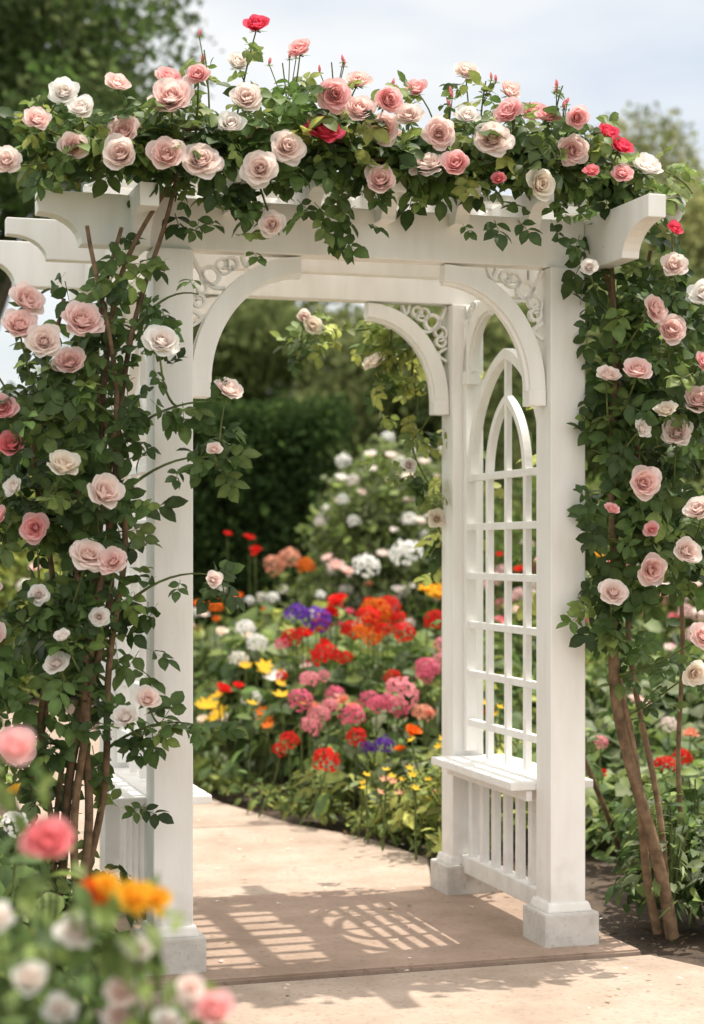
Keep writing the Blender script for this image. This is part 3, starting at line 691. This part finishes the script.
# foreground bush
b = Bag()
for i in range(42):
    y = rng.uniform(1.9, 3.3); x = -.205*y-.02-rng.uniform(-.02, .75)*(.6+.25*y)+.16
    x = min(x, -.16-.05*(y-1.9)); h = rng.uniform(.52, .72)*(1.0 if x < -.25 else .85)
    mound(b, x, y, h, rng.uniform(.12, .17), 110, [OVAL, BROAD], .058, [MD, LT, DK], [.4, .3, .3], 4)
for x, z, r, c, kd in [(-.395,.82,.038,DPINK,0),(-.34,.755,.024,ORG,1),(-.285,.747,.030,YEL,1),(-.255,.745,.024,YEL,1),(-.36,.70,.030,WHITE,0),(-.30,.625,.026,PALE2,0),(-.18,.60,.032,PINK,0),
    (-.42,.64,.028,WHITE,0),(-.28,.68,.022,WHITE,0),(-.21,.63,.02,PALE2,0),(-.44,.94,.032,PINK,0),(-.30,.59,.03,PALE2,0),(-.38,.60,.026,WHITE,0),(-.46,.72,.025,WHITE,0),(-.32,.765,.02,YEL,1),(-.24,.58,.026,WHITE,0)]:
    p = np.array([x, 2.33, z]); tm = ROSES[rng.integers(0, 5)] if kd == 0 else POM
    put_flower(b, tm, p, (.2, -.7, .7), r, c)
    b.tube(bez((x-.03, 2.5, .1), (x, 2.45, z*.6), p-np.array([0, 0, .01]), 7), np.linspace(.004, .002, 7), GS, 5)
    leaves(b, [OVAL], p-np.array([0, -.03, .05])+rng.normal(size=(10, 3))*.03, (0, -1, .2), .045, [MD, LT], None)
b.build('rose_bush')

# ------------------------------------------------------------ shrubs, hedge, trees
def foliage_ball(bag, c, rad, n, size, cols, w=None, shell=.35):
    d = rv(n); q = 1-shell*rng.random(n)**1.5; P = np.array(c)+d*np.array(rad)*q[:, None]
    P[:, 2] = np.maximum(P[:, 2], .02)
    M = frames(d*.6+rv(n)*.8+np.array([0, 0, .3]), rv(n), size*rng.uniform(.6, 1.3, n)); T = tints(n, cols, w, .28)
    idx = rng.integers(0, 4, n)
    for i in range(4): bag.add(CLUMP[i], M[idx == i], P[idx == i], T[idx == i], 3)
def shrub(name, x, y, h, r, n, size, cols, blooms=0, bc=(WHITE,), w=None):
    b = Bag(); cs=[]
    for i in range(7):
        a = rng.uniform(0, 6.28); q = rng.random()*.55*r; c = np.array([x+q*math.cos(a), y+q*math.sin(a), h*rng.uniform(.4, .68)]); cs.append(c)
        foliage_ball(b, c, (r*.55, r*.55, h*.36), n//7, size, cols, w, .5)
        b.tube(bez((x, y, -.05), (x, y, h*.3), c, 6), np.linspace(.03, .012, 6), BK, 6)
    for j in range(blooms):
        d = rv(1)[0]; d[1] = -abs(d[1]); d[2] = d[2]*.8+.2
        p = cs[rng.integers(0, 7)]+d*np.array([r*.57, r*.57, h*.38])
        put_flower(b, [CLUS[0], ROSE_LO[0]][j % 2], p, (0, -.5, .9), rng.uniform(.035, .055), bc[rng.integers(0, len(bc))])
    return b.build(name)
BG1 = (.17, .205, .09); BG2 = (.25, .27, .12); BG0 = (.10, .13, .057)  # background greens, lightened so the colour itself carries distance haze
shrub('flowering_shrub', .12, 12.2, 1.95, .85, 2000, .12, [GY, LT, BG1], 90, (WHITE, PALE2, CREAM), None)
shrub('flowering_shrub', 1.3, 12.5, 1.7, .9, 1700, .12, [MD, LT, OL], 40, (PALE, WHITE))
shrub('flowering_shrub', 2.6, 10.5, 1.75, .9, 1900, .12, [LT, YL, OL], 40, (PALE, PALE2, PINK))
shrub('flowering_shrub', -2.6, 11.0, 1.7, .9, 1900, .13, [YL, LT, BG2], 25, (CREAM, PALE))
shrub('garden_shrub', -4.2, 12.5, 2.3, 1.2, 2000, .15, [LT, YL, OL])
shrub('garden_shrub', 4.0, 13.0, 2.4, 1.3, 2000, .15, [MD, OL, LT])

b = Bag()
n = 10000; x = rng.uniform(-6, -.1, n); y = 15+rng.uniform(0, 1.2, n); z = 2.35*rng.random(n)
f = rng.random(n); fr = f < .6; tp = (f >= .6)
y[fr] = 15+rng.normal(size=fr.sum())*.05; z[tp] = 2.35+rng.normal(size=tp.sum())*.05+.05*np.sin(x[tp]*2)
P = np.stack([x, y, z], 1); M = frames(np.array([0, -.6, .6])+rv(n)*.7, rv(n), .13*rng.uniform(.7, 1.3, n)); T = tints(n, [(.038, .066, .025), (.05, .085, .03), MD], [.45, .37, .18], .2)
ii = rng.integers(0, 4, n)
for i in range(4): s = ii == i; b.add(CLUMP[i], M[s], P[s], T[s], 3)
for xx in np.arange(-6, -.2, .28):
    for yy in (15.25, 15.6, 15.95):
        b.tube([(xx, yy, -.05), (xx+rng.normal()*.05, yy, 1.1), (xx+rng.normal()*.1, yy, 2.2)], [.13, .12, .1], (.03, .045, .02), 5)
b.build('hedge')

def tree(name, x, y, h, cr, th, nl, n, size, cols, w=None, sq=.8, tr=.22):
    b = Bag(); tc = (.15, .115, .085)
    tp = poly([(x, y, -.05), (x+.1, y, th*.5), (x-.1, y+.1, th), (x, y, h*.75)], 16, .06*min(1, tr*5), x)
    b.tube(tp, np.linspace(tr, tr*.25, 16), tc, 8)
    cz = (th+h)/2; hz = (h-th)/2
    for i in range(nl):
        d = rv(1)[0]; q = .35+.5*rng.random(); c = np.array([x, y, cz])+d*np.array([cr, cr, hz])*q*.9
        rr = cr*rng.uniform(.26, .40); lum = rng.uniform(.7, 1.3)
        foliage_ball(b, c, (rr, rr, rr*sq), n//nl, size, np.array(cols)*lum, w, .45)
        st = tp[rng.integers(5, 14)]
        b.tube(bez(st, (st+c)/2+np.array([0, 0, .2*tr*4]), c, 7), np.linspace(tr*.4, tr*.08, 7), tc, 5)
    return b.build(name)
tree('oak_tree', -4.25, 20, 11.5, 3.2, 2.2, 38, 8800, .21, [(.065, .095, .043), MD, (.125, .155, .068)], [.45, .25, .3])
tree('oak_tree', -9, 24, 12, 4, 2.5, 24, 4500, .27, [MD, BG0, OL])
tree('garden_tree', -2.3, 31, 7.2, 2.9, 1.0, 22, 5000, .28, [BG0, OL, BG1])
tree('garden_tree', 1.2, 29, 6.2, 2.8, .8, 22, 5000, .27, [BG1, BG0, BG2])
tree('garden_tree', 4.6, 33, 7.0, 3.0, .8, 22, 5000, .29, [BG1, BG0, BG2])
tree('olive_tree', 6.8, 36, 10.8, 3.3, 2, 28, 6000, .30, [BG1, (.25, .26, .12), (.32, .32, .15)])
tree('garden_tree', 4.8, 21, 4.6, 1.9, .5, 16, 3200, .22, [BG0, BG1, OL])
tree('garden_tree', 7.5, 23, 6.2, 2.4, .8, 16, 3200, .24, [BG0, OL, BG1])
b = Bag()
for xx in np.arange(-18, 20, 2.6):
    yy = 42+rng.uniform(-3, 3); h = rng.uniform(4.5, 7)
    for j in range(3): foliage_ball(b, (xx+rng.normal()*1.0, yy, h*(.25+.22*j)), (2.0, 1.6, h*.24), 360, .38, [BG1, BG0, BG2], None, .6)
    b.tube([(xx, yy, 0), (xx, yy, h*.7)], [.2, .1], BK, 6)
b.build('distant_trees')
b = Bag()
for xx in np.arange(-9, 10, .9):
    yy = 18+rng.uniform(-.7, .7) + (2 if xx < 0 else 0); foliage_ball(b, (xx, yy, .8), (.9, .8, rng.uniform(.8, 1.3)), 340, .18, [BG0, BG1, OL], None, .5)
b.build('shrub_border')

# ------------------------------------------------------------ light, sky, camera
el = math.radians(70); hd = np.array([.78, .38]); hd /= np.linalg.norm(hd)
sv = Vector((hd[0]*math.cos(el), hd[1]*math.cos(el), math.sin(el)))
sd = bpy.data.lights.new('sun', 'SUN'); sd.energy = 5.0; sd.angle = math.radians(.5); sd.color = (1, .93, .82)
so = bpy.data.objects.new('sun', sd); COL.objects.link(so); so.rotation_euler = sv.to_track_quat('Z', 'Y').to_euler(); so.location = (6, 0, 12)
w = bpy.data.worlds.new('World'); scene.world = w; w.use_nodes = True; nt = w.node_tree; nt.nodes.clear(); L = nt.links
wo = N(nt, 'ShaderNodeOutputWorld'); bg = N(nt, 'ShaderNodeBackground'); bg.inputs[1].default_value = .15
sk = N(nt, 'ShaderNodeTexSky', sky_type='NISHITA'); sk.sun_disc = False; sk.sun_elevation = el; sk.sun_rotation = math.atan2(hd[0], hd[1]); sk.dust_density = 2
tc = N(nt, 'ShaderNodeTexCoord'); mp = N(nt, 'ShaderNodeMapping'); mp.inputs['Scale'].default_value = (2.2, 2.2, 7); L.new(tc.outputs['Generated'], mp.inputs[0])
nz = N(nt, 'ShaderNodeTexNoise'); nz.inputs['Scale'].default_value = 1.6; nz.inputs['Detail'].default_value = 7; L.new(mp.outputs[0], nz.inputs['Vector'])
rp = ramp(nt, .36, (.5, .5, .5), .62, (.95, .95, .95)); L.new(nz.outputs[0], rp.inputs[0])
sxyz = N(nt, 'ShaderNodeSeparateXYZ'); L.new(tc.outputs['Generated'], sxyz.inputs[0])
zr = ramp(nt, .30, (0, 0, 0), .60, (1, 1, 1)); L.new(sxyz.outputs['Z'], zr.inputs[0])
cloud_and_fill = mixc(nt, 'MIX', zr.outputs[0], (6.9, 6.95, 6.85), (15.5, 14.7, 13.5))  # overhead sky brightened out of view, added as fill for the shaded fronts
cc = mixc(nt, 'MIX', rp.outputs[0], sk.outputs[0], cloud_and_fill); L.new(cc, bg.inputs[0]); L.new(bg.outputs[0], wo.inputs[0])

cd = bpy.data.cameras.new('camera'); co = bpy.data.objects.new('camera', cd); COL.objects.link(co)
co.location = (0, 0, 1.2); co.rotation_euler = (math.radians(90), 0, 0)
cd.sensor_fit = 'VERTICAL'; cd.sensor_height = 36; cd.lens = 1790/1024*36; cd.shift_y = 38/1024
cd.clip_end = 3000; cd.clip_start = .05
cd.dof.use_dof = True; cd.dof.focus_distance = 5.2; cd.dof.aperture_fstop = 2.4
scene.camera = co
scene.view_settings.view_transform = 'Standard'; scene.view_settings.look = 'None'; scene.view_settings.exposure = 0
